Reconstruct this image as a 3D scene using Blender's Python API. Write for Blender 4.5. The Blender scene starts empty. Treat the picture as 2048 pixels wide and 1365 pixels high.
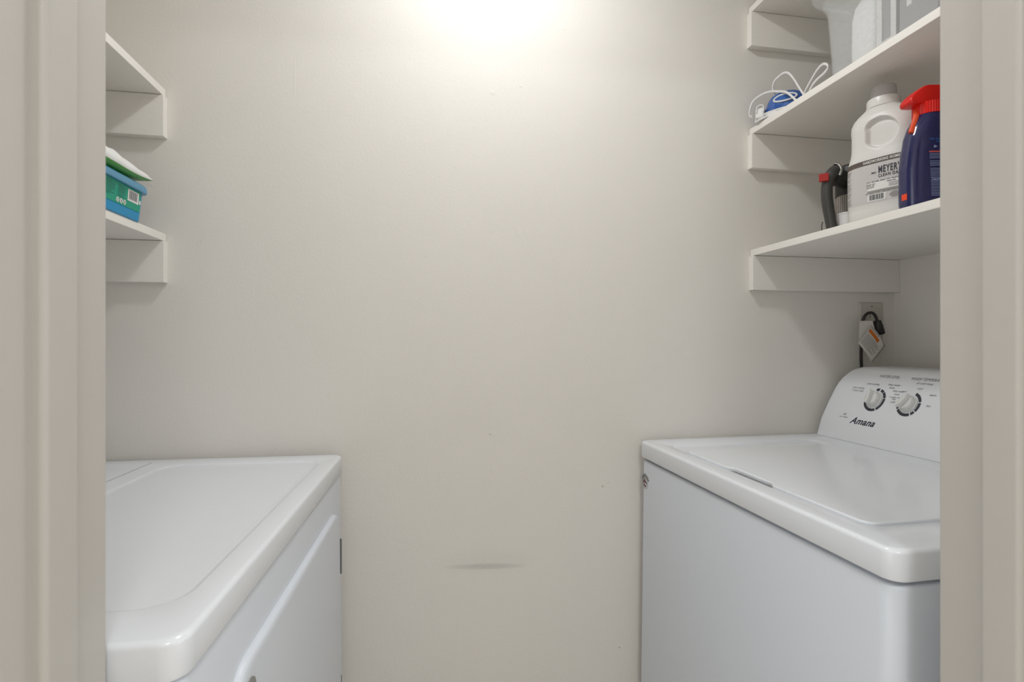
import bpy, bmesh, math, random
from mathutils import Vector, Matrix
C = bpy.context
S = C.scene
COL = S.collection
PI = math.pi
R = math.radians
random.seed(4)

# ------------------------------------------------------------------ camera
cam_d = bpy.data.cameras.new('camera')
cam_d.sensor_width = 36.0
cam_d.lens = 36.0 * 1036 / 2048
cam_d.clip_start = 0.02
cam_d.dof.use_dof = True
cam_d.dof.focus_distance = 1.15
cam_d.dof.aperture_fstop = 9.0
cam = bpy.data.objects.new('camera', cam_d)
COL.objects.link(cam)
cam.location = (0, 0, 1.166)
cam.rotation_euler = (R(90), 0, R(-9.8))
S.camera = cam

# ------------------------------------------------------------------ world, exposure
w = bpy.data.worlds.new('world'); S.world = w; w.use_nodes = True
w.node_tree.nodes['Background'].inputs[0].default_value = (0.96, 0.975, 0.985, 1)
w.node_tree.nodes['Background'].inputs[1].default_value = 1.85
S.view_settings.view_transform = 'Standard'
S.view_settings.look = 'None'
S.view_settings.exposure = 0.12
S.view_settings.gamma = 1.0
S.view_settings.use_curve_mapping = False

BULB = (0.155, 0.840, 2.305)
BULB_POWER = 5.3         # watts of the closet lamp

ld = bpy.data.lights.new('closet_lamp', 'AREA'); ld.shape = 'DISK'; ld.size = 0.15
ld.energy = BULB_POWER; ld.color = (0.965, 0.98, 1.0)
lo = bpy.data.objects.new('closet_lamp', ld); COL.objects.link(lo); lo.location = BULB
ld = bpy.data.lights.new('hall_fill_lamp', 'AREA')  # unseen fill lamp added behind the camera to brighten the closet
ld.shape = 'DISK'; ld.size = 0.36
ld.energy = 8.5; ld.color = (0.93, 0.97, 1.0)
lo = bpy.data.objects.new('hall_fill_lamp', ld); COL.objects.link(lo); lo.location = (0.2, -0.75, 2.295)

# ------------------------------------------------------------------ materials
def s2l(c):
    return tuple(((v/255)/12.92 if v/255 <= 0.04045 else ((v/255+0.055)/1.055)**2.4) for v in c)

def mat(name, rgb, rough=0.5, metal=0.0, spec=0.5, coat=0.0, bump=None, noise=None, trans=0.0):
    """bump=(scale,strength,distance); noise=(scale,amount)"""
    m = bpy.data.materials.new(name); m.use_nodes = True
    nt = m.node_tree; b = nt.nodes['Principled BSDF']
    col = s2l(rgb) + (1,)
    b.inputs['Base Color'].default_value = col
    b.inputs['Roughness'].default_value = rough
    b.inputs['Metallic'].default_value = metal
    b.inputs['Specular IOR Level'].default_value = spec
    b.inputs['Coat Weight'].default_value = coat
    b.inputs['Coat Roughness'].default_value = 0.06
    b.inputs['Transmission Weight'].default_value = trans
    tc = nt.nodes.new('ShaderNodeTexCoord')
    if noise:
        n = nt.nodes.new('ShaderNodeTexNoise'); n.inputs['Scale'].default_value = noise[0]; n.inputs['Detail'].default_value = 5
        nt.links.new(tc.outputs['Object'], n.inputs['Vector'])
        mr = nt.nodes.new('ShaderNodeMapRange')
        mr.inputs['To Min'].default_value = 1-noise[1]; mr.inputs['To Max'].default_value = 1+noise[1]
        nt.links.new(n.outputs['Fac'], mr.inputs['Value'])
        mx = nt.nodes.new('ShaderNodeVectorMath'); mx.operation = 'SCALE'
        mx.inputs[0].default_value = col[:3]
        nt.links.new(mr.outputs[0], mx.inputs['Scale'])
        nt.links.new(mx.outputs[0], b.inputs['Base Color'])
    if bump:
        n = nt.nodes.new('ShaderNodeTexNoise'); n.inputs['Scale'].default_value = bump[0]; n.inputs['Detail'].default_value = 6
        nt.links.new(tc.outputs['Object'], n.inputs['Vector'])
        bp = nt.nodes.new('ShaderNodeBump'); bp.inputs['Strength'].default_value = bump[1]; bp.inputs['Distance'].default_value = bump[2]
        nt.links.new(n.outputs['Fac'], bp.inputs['Height'])
        nt.links.new(bp.outputs[0], b.inputs['Normal'])
    return m

WALLC = (234, 230, 223)
M = {}
M['wall'] = mat('wall_paint', WALLC, 0.55, spec=0.35, bump=(150, 0.35, 0.0012), noise=(3.0, 0.012))
M['trim'] = mat('trim_paint', (190, 185, 178), 0.38, spec=0.4, bump=(60, 0.30, 0.0012), noise=(20, 0.01))
M['ceiling'] = mat('ceiling_paint', (246, 245, 243), 0.8, bump=(90, 0.3, 0.002))
M['floor'] = mat('floor_vinyl', (196, 186, 174), 0.5, noise=(6, 0.08))
M['hall'] = mat('hall_paint', (214, 211, 205), 0.6, bump=(120, 0.3, 0.001))
M['enamel'] = mat('white_enamel', (232, 235, 239), 0.16, spec=0.5, bump=(600, 0.05, 0.0002))
M['enamel_side'] = mat('white_cabinet_enamel', (220, 225, 232), 0.30, spec=0.45, bump=(700, 0.10, 0.0003))
M['console'] = mat('white_console_plastic', (234, 236, 239), 0.28, spec=0.45)
M['knob'] = mat('knob_plastic', (226, 226, 222), 0.22, spec=0.5)
M['ink'] = mat('dark_print', (58, 58, 66), 0.5)
M['ink_blue'] = mat('dark_blue_print', (44, 46, 66), 0.45)
M['ink_grey'] = mat('grey_print', (120, 120, 122), 0.6)
M['ink_mid'] = mat('mid_grey_print', (142, 138, 134), 0.6)
M['black'] = mat('black_plastic', (34, 32, 30), 0.45)
M['rubber'] = mat('dark_cord_rubber', (46, 42, 38), 0.55)
M['steel'] = mat('hinge_steel', (150, 152, 155), 0.3, metal=1.0)
M['chrome'] = mat('chrome_collar', (215, 215, 215), 0.12, metal=1.0)
M['hdpe'] = mat('milky_jug_plastic', (224, 222, 217), 0.33, spec=0.45)
M['hdpe'].node_tree.nodes['Principled BSDF'].inputs['Subsurface Weight'].default_value = 0.25
M['hdpe'].node_tree.nodes['Principled BSDF'].inputs['Subsurface Radius'].default_value = (0.01, 0.01, 0.01)
M['cap_clear'] = mat('frosted_cap_plastic', (206, 202, 199), 0.35, trans=0.25)
M['jlabel'] = mat('grey_paper_label', (203, 199, 196), 0.5)
M['jband'] = mat('brown_label_band', (92, 80, 74), 0.5)
M['white'] = mat('white_print', (232, 230, 226), 0.5)
M['red'] = mat('red_sprayer_plastic', (222, 18, 6), 0.28, spec=0.5)
M['orange'] = mat('orange_trigger_plastic', (232, 84, 44), 0.35)
M['stick'] = mat('orange_sticker', (238, 70, 24), 0.5)
M['navy'] = mat('navy_bottle_plastic', (26, 28, 82), 0.2, spec=0.5, coat=0.4)
M['navytext'] = mat('pale_blue_print', (146, 158, 200), 0.5)
M['bluetext'] = mat('bright_blue_print', (40, 96, 170), 0.5)
M['redbar'] = mat('coral_print', (222, 92, 84), 0.5)
M['tub'] = mat('blue_tub_plastic', (0, 144, 196), 0.35)
M['tublid'] = mat('slate_blue_lid_plastic', (92, 152, 186), 0.32)
M['tublabel'] = mat('green_tub_label', (0, 156, 126), 0.4)
M['tubink'] = mat('dark_green_print', (6, 92, 82), 0.5)
M['green'] = mat('green_packet_film', (52, 140, 52), 0.32, noise=(40, 0.2))
M['cord'] = mat('white_cord_plastic', (232, 230, 228), 0.4)
M['ironblue'] = mat('blue_iron_plastic', (44, 92, 168), 0.12, coat=0.6)
M['plate'] = mat('outlet_plastic', (200, 194, 184), 0.35)
M['tagpaper'] = mat('white_tag_paper', (226, 222, 216), 0.5)
M['tagorange'] = mat('orange_tag_print', (206, 112, 36), 0.5)
M['gun'] = mat('charcoal_grip_plastic', (66, 64, 62), 0.38)
M['gunred'] = mat('dark_red_tab', (168, 22, 16), 0.35)
M['blackstain'] = mat('maroon_emblem_print', (112, 54, 62), 0.5)
M['stickerbase'] = mat('silver_sticker', (182, 182, 180), 0.35)
M['carton'] = mat('grey_carton', (140, 138, 138), 0.5)
M['cartond'] = mat('dark_carton', (74, 68, 66), 0.5)
M['packwhite'] = mat('white_pack', (242, 242, 240), 0.5)

def shelf_material():
    m = mat('shelf_paint', (244, 240, 233), 0.45, spec=0.35)
    nt = m.node_tree; b = nt.nodes['Principled BSDF']
    tc = nt.nodes.new('ShaderNodeTexCoord'); mp = nt.nodes.new('ShaderNodeMapping')
    mp.inputs['Scale'].default_value = (14, 2.2, 60)
    nt.links.new(tc.outputs['Object'], mp.inputs['Vector'])
    n = nt.nodes.new('ShaderNodeTexNoise'); n.inputs['Scale'].default_value = 3; n.inputs['Detail'].default_value = 8; n.inputs['Distortion'].default_value = 1.2
    nt.links.new(mp.outputs[0], n.inputs['Vector'])
    bp = nt.nodes.new('ShaderNodeBump'); bp.inputs['Strength'].default_value = 0.35; bp.inputs['Distance'].default_value = 0.0015
    nt.links.new(n.outputs['Fac'], bp.inputs['Height']); nt.links.new(bp.outputs[0], b.inputs['Normal'])
    return m
M['shelf'] = shelf_material()

def bin_material():
    m = bpy.data.materials.new('frosted_bin_plastic'); m.use_nodes = True
    nt = m.node_tree; nt.nodes.clear()
    out = nt.nodes.new('ShaderNodeOutputMaterial')
    tr = nt.nodes.new('ShaderNodeBsdfTransparent'); tr.inputs[0].default_value = (0.98, 0.985, 0.99, 1)
    tl = nt.nodes.new('ShaderNodeBsdfTranslucent'); tl.inputs[0].default_value = (0.95, 0.95, 0.94, 1)
    p = nt.nodes.new('ShaderNodeBsdfPrincipled'); p.inputs['Base Color'].default_value = (0.95, 0.95, 0.94, 1); p.inputs['Roughness'].default_value = 0.22
    m1 = nt.nodes.new('ShaderNodeMixShader'); m1.inputs[0].default_value = 0.4
    nt.links.new(p.outputs[0], m1.inputs[1]); nt.links.new(tl.outputs[0], m1.inputs[2])
    m2 = nt.nodes.new('ShaderNodeMixShader')
    n = nt.nodes.new('ShaderNodeTexNoise'); n.inputs['Scale'].default_value = 45; n.inputs['Detail'].default_value = 6
    mr = nt.nodes.new('ShaderNodeMapRange'); mr.inputs['To Min'].default_value = 0.17; mr.inputs['To Max'].default_value = 0.30
    nt.links.new(n.outputs['Fac'], mr.inputs['Value']); nt.links.new(mr.outputs[0], m2.inputs[0])
    nt.links.new(tr.outputs[0], m2.inputs[1]); nt.links.new(m1.outputs[0], m2.inputs[2])
    nt.links.new(m2.outputs[0], out.inputs[0])
    return m
M['bin'] = bin_material()

def film_material():
    m = bpy.data.materials.new('clear_packet_film'); m.use_nodes = True
    nt = m.node_tree; nt.nodes.clear()
    out = nt.nodes.new('ShaderNodeOutputMaterial')
    tr = nt.nodes.new('ShaderNodeBsdfTransparent')
    p = nt.nodes.new('ShaderNodeBsdfPrincipled'); p.inputs['Base Color'].default_value = (0.8, 0.8, 0.78, 1); p.inputs['Roughness'].default_value = 0.15
    m2 = nt.nodes.new('ShaderNodeMixShader'); m2.inputs[0].default_value = 0.16
    nt.links.new(tr.outputs[0], m2.inputs[1]); nt.links.new(p.outputs[0], m2.inputs[2]); nt.links.new(m2.outputs[0], out.inputs[0])
    return m
M['film'] = film_material()

def back_wall_material():
    """greige paint with roller texture, a scuff, nail pops and small chips"""
    m = mat('back_wall_paint', WALLC, 0.60, spec=0.22)
    nt = m.node_tree; b = nt.nodes['Principled BSDF']; L = nt.links
    tc = nt.nodes.new('ShaderNodeTexCoord')
    sep = nt.nodes.new('ShaderNodeSeparateXYZ'); L.new(tc.outputs['Object'], sep.inputs[0])
    def math_(op, a, b_=None, c_=None):
        n = nt.nodes.new('ShaderNodeMath'); n.operation = op
        for i, v in enumerate((a, b_, c_)):
            if v is None: continue
            if isinstance(v, (int, float)): n.inputs[i].default_value = v
            else: L.new(v, n.inputs[i])
        return n.outputs[0]
    def noise(scale, detail=6):
        n = nt.nodes.new('ShaderNodeTexNoise'); n.inputs['Scale'].default_value = scale; n.inputs['Detail'].default_value = detail
        L.new(tc.outputs['Object'], n.inputs['Vector']); return n.outputs['Fac']
    def blob(x, z, rx, rz, tilt=0.0):
        dx = math_('SUBTRACT', sep.outputs[0], x)
        dz = math_('SUBTRACT', math_('SUBTRACT', sep.outputs[2], z), math_('MULTIPLY', dx, tilt))
        a = math_('POWER', math_('ABSOLUTE', math_('DIVIDE', dx, rx)), 2)
        c = math_('POWER', math_('ABSOLUTE', math_('DIVIDE', dz, rz)), 2)
        r = math_('ADD', a, c)
        return math_('MAXIMUM', math_('SUBTRACT', 1.0, r), 0.0)
    rough = noise(170)
    fine = noise(900, 2)
    big = noise(5, 3)
    h = math_('ADD', math_('MULTIPLY', rough, 0.5), math_('MULTIPLY', fine, 0.25))
    for (x, z, rx, rz, k) in [(0.165, 0.944, .010, .006, .9), (0.1687, 0.857, .011, .011, .9), (0.2284, 1.4286, .008, .012, .9), (0.165, 1.7627, .006, .006, .9),
                              (0.338, 1.935, .007, .007, .8), (0.171, 1.938, .007, .006, .8), (0.235, 1.785, .004, .004, .8), (0.2816, 1.37, .014, .018, .35),
                              (-0.2845, 1.76, .0020, .060, .45), (0.515, 0.967, .011, .002, .6), (-0.4836, 1.3814, .004, .006, .6), (0.4446, 0.80, .003, .012, .7)]:
        h = math_('ADD', h, math_('MULTIPLY', blob(x, z, rx, rz), k))
    bp = nt.nodes.new('ShaderNodeBump'); bp.inputs['Strength'].default_value = 0.42; bp.inputs['Distance'].default_value = 0.0014
    L.new(h, bp.inputs['Height']); L.new(bp.outputs[0], b.inputs['Normal'])
    # grey scuff line rubbed on the paint, plus a few tiny chips
    scuff = math_('MULTIPLY', blob(0.150, 0.6255, 0.105, 0.0085, -0.055), math_('ADD', 0.15, math_('MULTIPLY', noise(260, 3), 1.1)))
    smear = math_('MULTIPLY', blob(0.150, 0.637, 0.14, 0.035, -0.05), 0.18)
    d = math_('ADD', math_('MULTIPLY', scuff, 0.50), math_('MULTIPLY', smear, 0.35))
    for (x, z, r, k) in [(0.1600, 0.9415, .0018, .8), (0.4425, 0.8035, .0032, .7), (0.4864, 0.3967, .0022, 1.2), (0.457, 0.812, .0016, .7), (0.5198, 0.7745, .0016, .5), (-0.48, 1.384, .002, .5)]:
        d = math_('ADD', d, math_('MULTIPLY', blob(x, z, r, r), k))
    fac = math_('SUBTRACT', math_('ADD', 1.0, math_('MULTIPLY', math_('SUBTRACT', big, 0.5), 0.03)), math_('MULTIPLY', d, 0.55))
    vm = nt.nodes.new('ShaderNodeVectorMath'); vm.operation = 'SCALE'; vm.inputs[0].default_value = s2l(WALLC)
    L.new(fac, vm.inputs['Scale']); L.new(vm.outputs[0], b.inputs['Base Color'])
    return m
M['wall_back'] = back_wall_material()

def mesh_fabric_material():
    """beige label with a fine dark grid"""
    m = mat('grid_label', (168, 160, 152), 0.6)
    nt = m.node_tree; b = nt.nodes['Principled BSDF']
    tc = nt.nodes.new('ShaderNodeTexCoord')
    br = nt.nodes.new('ShaderNodeTexBrick'); br.offset = 0
    br.inputs['Scale'].default_value = 1.0
    br.inputs['Brick Width'].default_value = 0.0042; br.inputs['Row Height'].default_value = 0.0042; br.inputs['Mortar Size'].default_value = 0.0006
    br.inputs['Color1'].default_value = s2l((178, 170, 162))+(1,); br.inputs['Color2'].default_value = s2l((166, 158, 150))+(1,)
    br.inputs['Mortar'].default_value = s2l((96, 88, 84))+(1,)
    sp = nt.nodes.new('ShaderNodeSeparateXYZ'); cb = nt.nodes.new('ShaderNodeCombineXYZ')
    nt.links.new(tc.outputs['Object'], sp.inputs[0])
    nt.links.new(sp.outputs[0], cb.inputs[0]); nt.links.new(sp.outputs[2], cb.inputs[1])
    nt.links.new(cb.outputs[0], br.inputs['Vector']); nt.links.new(br.outputs['Color'], b.inputs['Base Color'])
    return m
M['grid'] = mesh_fabric_material()

# ------------------------------------------------------------------ mesh helpers
def obj(name, bm, m, parent=None, smooth=None, bevel=None, seg=3, loc=None, solid=None, kind=None, label=None):
    bmesh.ops.recalc_face_normals(bm, faces=bm.faces[:])
    me = bpy.data.meshes.new(name); bm.to_mesh(me); bm.free()
    o = bpy.data.objects.new(name, me); COL.objects.link(o)
    me.materials.append(m if not isinstance(m, str) else M[m])
    if smooth is not None:
        for p in me.polygons: p.use_smooth = True
        me.set_sharp_from_angle(angle=R(smooth))
    if solid:
        sm = o.modifiers.new('solid', 'SOLIDIFY'); sm.thickness = solid; sm.offset = 0
    if bevel:
        b = o.modifiers.new('bevel', 'BEVEL'); b.width = bevel; b.segments = seg; b.limit_method = 'ANGLE'; b.angle_limit = R(40)
        for p in me.polygons: p.use_smooth = True
        me.set_sharp_from_angle(angle=R(180))
        b.harden_normals = True
    if parent is not None: o.parent = parent
    if loc is not None: o.location = loc
    if kind: o['kind'] = kind
    if label: o['label'] = label
    return o

def thing(name, label, cat, loc=(0, 0, 0), rotz=0.0, group=None):
    o = bpy.data.objects.new(name, None); COL.objects.link(o)
    o.empty_display_size = 0.05
    o.location = loc; o.rotation_euler = (0, 0, rotz)
    o['label'] = label; o['category'] = cat
    if group: o['group'] = group
    return o

def bx(bm, x0, x1, y0, y1, z0, z1):
    vs = [bm.verts.new(p) for p in ((x0,y0,z0),(x1,y0,z0),(x1,y1,z0),(x0,y1,z0),(x0,y0,z1),(x1,y0,z1),(x1,y1,z1),(x0,y1,z1))]
    for f in ((0,3,2,1),(4,5,6,7),(0,1,5,4),(1,2,6,5),(2,3,7,6),(3,0,4,7)): bm.faces.new([vs[i] for i in f])
    return vs

def box(*a):
    bm = bmesh.new(); bx(bm, *a); return bm

def rr(cx, cy, hx, hy, r, n=8):
    """rounded rectangle outline, counter-clockwise, 4*(n+1) points"""
    r = max(min(r, hx-1e-5, hy-1e-5), 1e-5); out = []
    for (sx, sy, a0) in ((1,1,0),(-1,1,90),(-1,-1,180),(1,-1,270)):
        for i in range(n+1):
            a = R(a0 + 90*i/n)
            out.append((cx+sx*(hx-r)+r*math.cos(a), cy+sy*(hy-r)+r*math.sin(a)))
    return out

def sup(a, b, p=2.0, n=48, cx=0, cy=0):
    out = []
    for i in range(n):
        t = 2*PI*i/n; c, s = math.cos(t), math.sin(t)
        out.append((cx+a*math.copysign(abs(c)**(2/p), c), cy+b*math.copysign(abs(s)**(2/p), s)))
    return out

def loft(loops, cap0=True, cap1=True, bm=None, closed=True):
    """loops: list of lists of 3D points with equal counts"""
    bm = bm or bmesh.new()
    vl = [[bm.verts.new(p) for p in lp] for lp in loops]
    n = len(vl[0])
    for a, b in zip(vl, vl[1:]):
        for i in range(n if closed else n-1):
            j = (i+1) % n
            bm.faces.new((a[i], a[j], b[j], b[i]))
    if cap0: bm.faces.new(vl[0])
    if cap1: bm.faces.new(vl[-1])
    return bm

def z3(loop, z): return [(x, y, z) for x, y in loop]

def prism(poly, z0, z1, bm=None):
    return loft([z3(poly, z0), z3(poly, z1)], bm=bm)

def lathe(prof, n=32, bm=None, cx=0, cy=0):
    """prof: list of (r,z)"""
    return loft([[(cx+r*math.cos(2*PI*i/n), cy+r*math.sin(2*PI*i/n), z) for i in range(n)] for r, z in prof], bm=bm)

def catmull(pts, k=8):
    pts = [Vector(p) for p in pts]; P = [2*pts[0]-pts[1]] + pts + [2*pts[-1]-pts[-2]]; out = []
    for i in range(1, len(P)-2):
        for j in range(k):
            t = j/k; a, b, c, d = P[i-1], P[i], P[i+1], P[i+2]
            out.append(0.5*((2*b)+(c-a)*t+(2*a-5*b+4*c-d)*t*t+(3*b-a-3*c+d)*t**3))
    out.append(pts[-1]); return out

def sweep(pts, rx, ry=None, n=10, bm=None, radii=None, up=(0, 0, 1)):
    """tube with elliptical section along pts (list of Vectors)"""
    ry = ry or rx; pts = [Vector(p) for p in pts]; loops = []
    for i, p in enumerate(pts):
        t = (pts[min(i+1, len(pts)-1)]-pts[max(i-1, 0)]).normalized()
        u = Vector(up); s = t.cross(u)
        if s.length < 1e-3: s = t.cross(Vector((0, 1, 0)))
        s.normalize(); v = s.cross(t).normalized()
        k = radii[i] if radii else 1.0
        loops.append([tuple(p + s*rx*k*math.cos(2*PI*j/n) + v*ry*k*math.sin(2*PI*j/n)) for j in range(n)])
    return loft(loops, bm=bm)

def text_pts(s, size, shear=0.0, align='LEFT', bold=0.0, sx=1.0, spacing=1.0):
    """flat lettering as a bmesh in the XY plane"""
    cu = bpy.data.curves.new('lettering', 'FONT'); cu.body = s; cu.size = size; cu.shear = shear
    cu.align_x = align; cu.offset = bold; cu.space_character = spacing; cu.resolution_u = 3
    o = bpy.data.objects.new('lettering', cu); COL.objects.link(o)
    dg = C.evaluated_depsgraph_get(); me = bpy.data.meshes.new_from_object(o.evaluated_get(dg))
    bm = bmesh.new(); bm.from_mesh(me)
    bpy.data.objects.remove(o); bpy.data.curves.remove(cu); bpy.data.meshes.remove(me)
    for v in bm.verts: v.co.x *= sx
    return bm

def merge(bm, other, fn):
    """append other's geometry with each vertex mapped by fn(x,y)"""
    mp = {v: bm.verts.new(fn(v.co.x, v.co.y)) for v in other.verts}
    for f in other.faces:
        try: bm.faces.new([mp[v] for v in f.verts])
        except ValueError: pass
    other.free()

def flat_rect(bm, fn, x0, x1, y0, y1, n=1):
    xs = [x0+(x1-x0)*i/n for i in range(n+1)]
    a = [bm.verts.new(fn(x, y0)) for x in xs]; b = [bm.verts.new(fn(x, y1)) for x in xs]
    for i in range(n): bm.faces.new((a[i], a[i+1], b[i+1], b[i]))

def struct(name, bm, m, **k):
    return obj(name, bm, m, kind='structure', **k)

# ------------------------------------------------------------------ the room
YB, XL, XR = 1.234, -0.980, 1.287
ZC = 2.36
YF0, YF1 = 0.362, 0.478          # front wall (door wall)
DL, DR = -0.2565, 0.5555          # door opening
HB = -1.55                        # far side of the hall
struct('wall_back', box(XL-.1, XR+.1, YB, YB+.1, 0, ZC), 'wall_back')
struct('wall_left', box(XL-.1, XL, YF1, YB, 0, ZC), 'wall')
struct('wall_right', box(XR, XR+.1, YF1, YB, 0, ZC), 'wall')
bm = bmesh.new()
bx(bm, -2.2, DL-.018, YF0, YF1, 0, ZC); bx(bm, DR+.018, 2.5, YF0, YF1, 0, ZC); bx(bm, DL-.018, DR+.018, YF0, YF1, 2.06, ZC)
struct('wall_front', bm, 'wall')
struct('wall_rear', box(-2.2, 2.5, HB-.1, HB, 0, ZC), 'hall')
struct('floor', box(-2.2, 2.5, HB, YB+.1, -.1, 0), 'floor')
struct('ceiling', box(-2.2, 2.5, HB, YB+.1, ZC, ZC+.1), 'ceiling')
# door lining with its stops, left, right and head
bm = bmesh.new(); bx(bm, DL-.018, DL, YF0, YF1, 0, 2.045)
struct('trim_1', bm, 'trim', bevel=.0025)
bm = bmesh.new(); bx(bm, DR, DR+.018, YF0, YF1, 0, 2.045)
struct('trim_2', bm, 'trim', bevel=.0025)
struct('trim_3', box(DL-.018, DR+.018, YF0, YF1, 2.045, 2.06), 'trim')
struct('trim_4', box(DL-.006, DL+.0085, .394, .430, 0, 2.036), 'trim', bevel=.0048)
struct('trim_5', box(DR-.0085, DR+.006, .394, .430, 0, 2.036), 'trim', bevel=.0048)
struct('trim_6', box(DL, DR, .394, .430, 2.0365, 2.045), 'trim', bevel=.002)
# casing on the hall side
struct('trim_7', box(DL-.069, DL-.006, YF0-.012, YF0, 0, 2.05), 'trim', bevel=.004)
struct('trim_8', box(DR+.006, DR+.069, YF0-.012, YF0, 0, 2.05), 'trim', bevel=.004)
struct('trim_9', box(DL-.069, DR+.069, YF0-.012, YF0, 2.0505, 2.115), 'trim', bevel=.004)
# baseboard along the back wall between the machines' feet
struct('baseboard_back', box(XL, XR, YB-.012, YB, 0, .085), 'trim', bevel=.003)

# ------------------------------------------------------------------ lamps (their light is set at the top)
lm = bpy.data.materials.new('lit_glass'); lm.use_nodes = True
nt = lm.node_tree; nt.nodes.clear()
e = nt.nodes.new('ShaderNodeEmission'); e.inputs[0].default_value = (1, .95, .88, 1); e.inputs[1].default_value = 4
oo = nt.nodes.new('ShaderNodeOutputMaterial'); nt.links.new(e.outputs[0], oo.inputs[0])
t = thing('ceiling_light', 'small round flush lamp on the closet ceiling', 'light', (BULB[0], BULB[1], ZC))
obj('rim', lathe([(.001, 0), (.090, 0), (.090, -.040), (.082, -.046), (.074, -.046), (.072, -.040), (.001, -.040)], 40), 'cord', t, smooth=40)
obj('diffuser', lathe([(.001, -.0405), (.071, -.0405), (.069, -.047), (.040, -.050), (.001, -.051)], 40), lm, t, smooth=60)
t = thing('ceiling_light', 'added round fill light on the hall ceiling', 'light', (0.2, -0.75, ZC))  # made-up fixture around the hall fill lamp
obj('rim', lathe([(.001, 0), (.21, 0), (.21, -.045), (.19, -.05), (.19, -.04), (.001, -.04)]), 'cord', t, smooth=40)
obj('diffuser', lathe([(.001, -.041), (.188, -.041), (.17, -.052), (.10, -.058), (.001, -.06)]), lm, t, smooth=60)

# ------------------------------------------------------------------ shelves
def shelf(label, side, top, front, dz=0.0):
    """side: -1 left wall, +1 right wall; front = x of the front edge; top = height of the board's top"""
    t = thing('wall_shelf', label, 'shelf', (front, YB, top), 0, 'painted closet shelves')
    wall = XR if side > 0 else XL
    x0, x1 = (0, wall-front-.0004) if side > 0 else (wall-front+.0004, 0)
    obj('board', box(x0, x1, YF1-YB+.002, -.0015, -.0165, 0), 'shelf', t, bevel=.0012, seg=2)
    cx0, cx1 = (x0+(-.004 if side > 0 else 0), x1) if side > 0 else (x0, x1+.003)
    obj('cleat', box(cx0, cx1, -.0180, 0, -.106, -.0172), 'shelf', t, bevel=.001, seg=2)
    obj('cleat', box(cx0+.01, cx1-.01, YF1-YB+.0005, YF1-YB+.0185, -.106, -.0172), 'shelf', t, bevel=.001, seg=2)
    return t
H = 1.166
ZR1, ZR2, ZR3 = H+.2388, H+.5553, H+.872
ZL1, ZL2, ZL3 = H+.2315, H+.5437, H+.861
shelf('lowest white shelf on the right, holding the milky jug and the navy spray bottle', 1, ZR1, .8475)
sh2 = shelf('middle white shelf on the right, holding the frosted bin and the blue iron', 1, ZR2, .8445)
shelf('top right white shelf, above the frosted bin', 1, ZR3, .8425)
shelf('lower white shelf on the left, holding the green and blue wipes tub', -1, ZL1, -.5470)
shelf('empty upper white shelf on the left, above the wipes tub', -1, ZL2, -.5480)
shelf('highest white shelf on the left, just above the top of the photo', -1, ZL3, -.5485)
# joint between the two boards the middle right shelf is made of
obj('board_joint', box(.216, .2185, YF1-YB+.004, -.019, -.0172, -.0164), 'white', sh2)

# ------------------------------------------------------------------ washer and dryer
def top_frame(hx, hy, r, z0, z1, rec, depth):
    """enamelled top with a rolled edge and a shallow recess rec=(cx,cy,hx,hy,r)"""
    L = [z3(rr(0, 0, hx-.006, hy-.006, r-.004), z0), z3(rr(0, 0, hx-.001, hy-.001, r-.001), z0+.0015), z3(rr(0, 0, hx, hy, r), z0+.004)]
    e = .0062
    for i in range(0, 7):
        a = R(15*i)
        L.append(z3(rr(0, 0, hx-e*(1-math.cos(a)), hy-e*(1-math.cos(a)), r), z1-e+e*math.sin(a)))
    cx, cy, ax, ay, ar = rec
    L.append(z3(rr(cx, cy, ax+.004, ay+.004, ar+.004), z1))
    L.append(z3(rr(cx, cy, ax+.001, ay+.001, ar+.001), z1-depth*.3))
    L.append(z3(rr(cx, cy, ax-.001, ay-.001, ar-.001), z1-depth*.85))
    L.append(z3(rr(cx, cy, ax-.004, ay-.004, ar-.003), z1-depth))
    return loft(L)

def body(hx, hy, r, z0, z1, flare):
    L = []
    e = .005
    zs = [z0, z0+.2, z0+.5, z1-e]
    for z in zs:
        lp = rr(0, 0, hx, hy, r)
        k = flare*(z1-z)/(z1-z0)
        L.append([(x, y-(k if y < 0 else 0), z) for x, y in lp])
    for i in range(1, 6):
        a = R(18*i)
        L.append(z3(rr(0, 0, hx-e*(1-math.cos(a)), hy-e*(1-math.cos(a)), r), z1-e+e*math.sin(a)))
    L.append(z3(rr(0, 0, hx-.012, hy-.012, r), z1))
    L.append(z3(rr(0, 0, hx-.012, hy-.012, r), z1+.02))
    return loft(L)

PROF = [(0, 0), (.044, .0115), (.09, .033), (.136, .0575), (.168, .0745), (.190, .0860)]   # height, setback of the console face
def face_y(h):
    for (h0, y0), (h1, y1) in zip(PROF, PROF[1:]):
        if h <= h1: return y0+(y1-y0)*(h-h0)/(h1-h0)
    return PROF[-1][1]
def face_pt(y0, z0, off=.0004):
    def fn(x, h, off=off):
        y = face_y(h); d = (face_y(h+.01)-face_y(h-.01))/.02 if .01 < h < .178 else .5
        n = Vector((0, -1, d)).normalized()
        return (x+n.x*off, y0+y+n.y*off, z0+h+n.z*off)
    return fn

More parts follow.
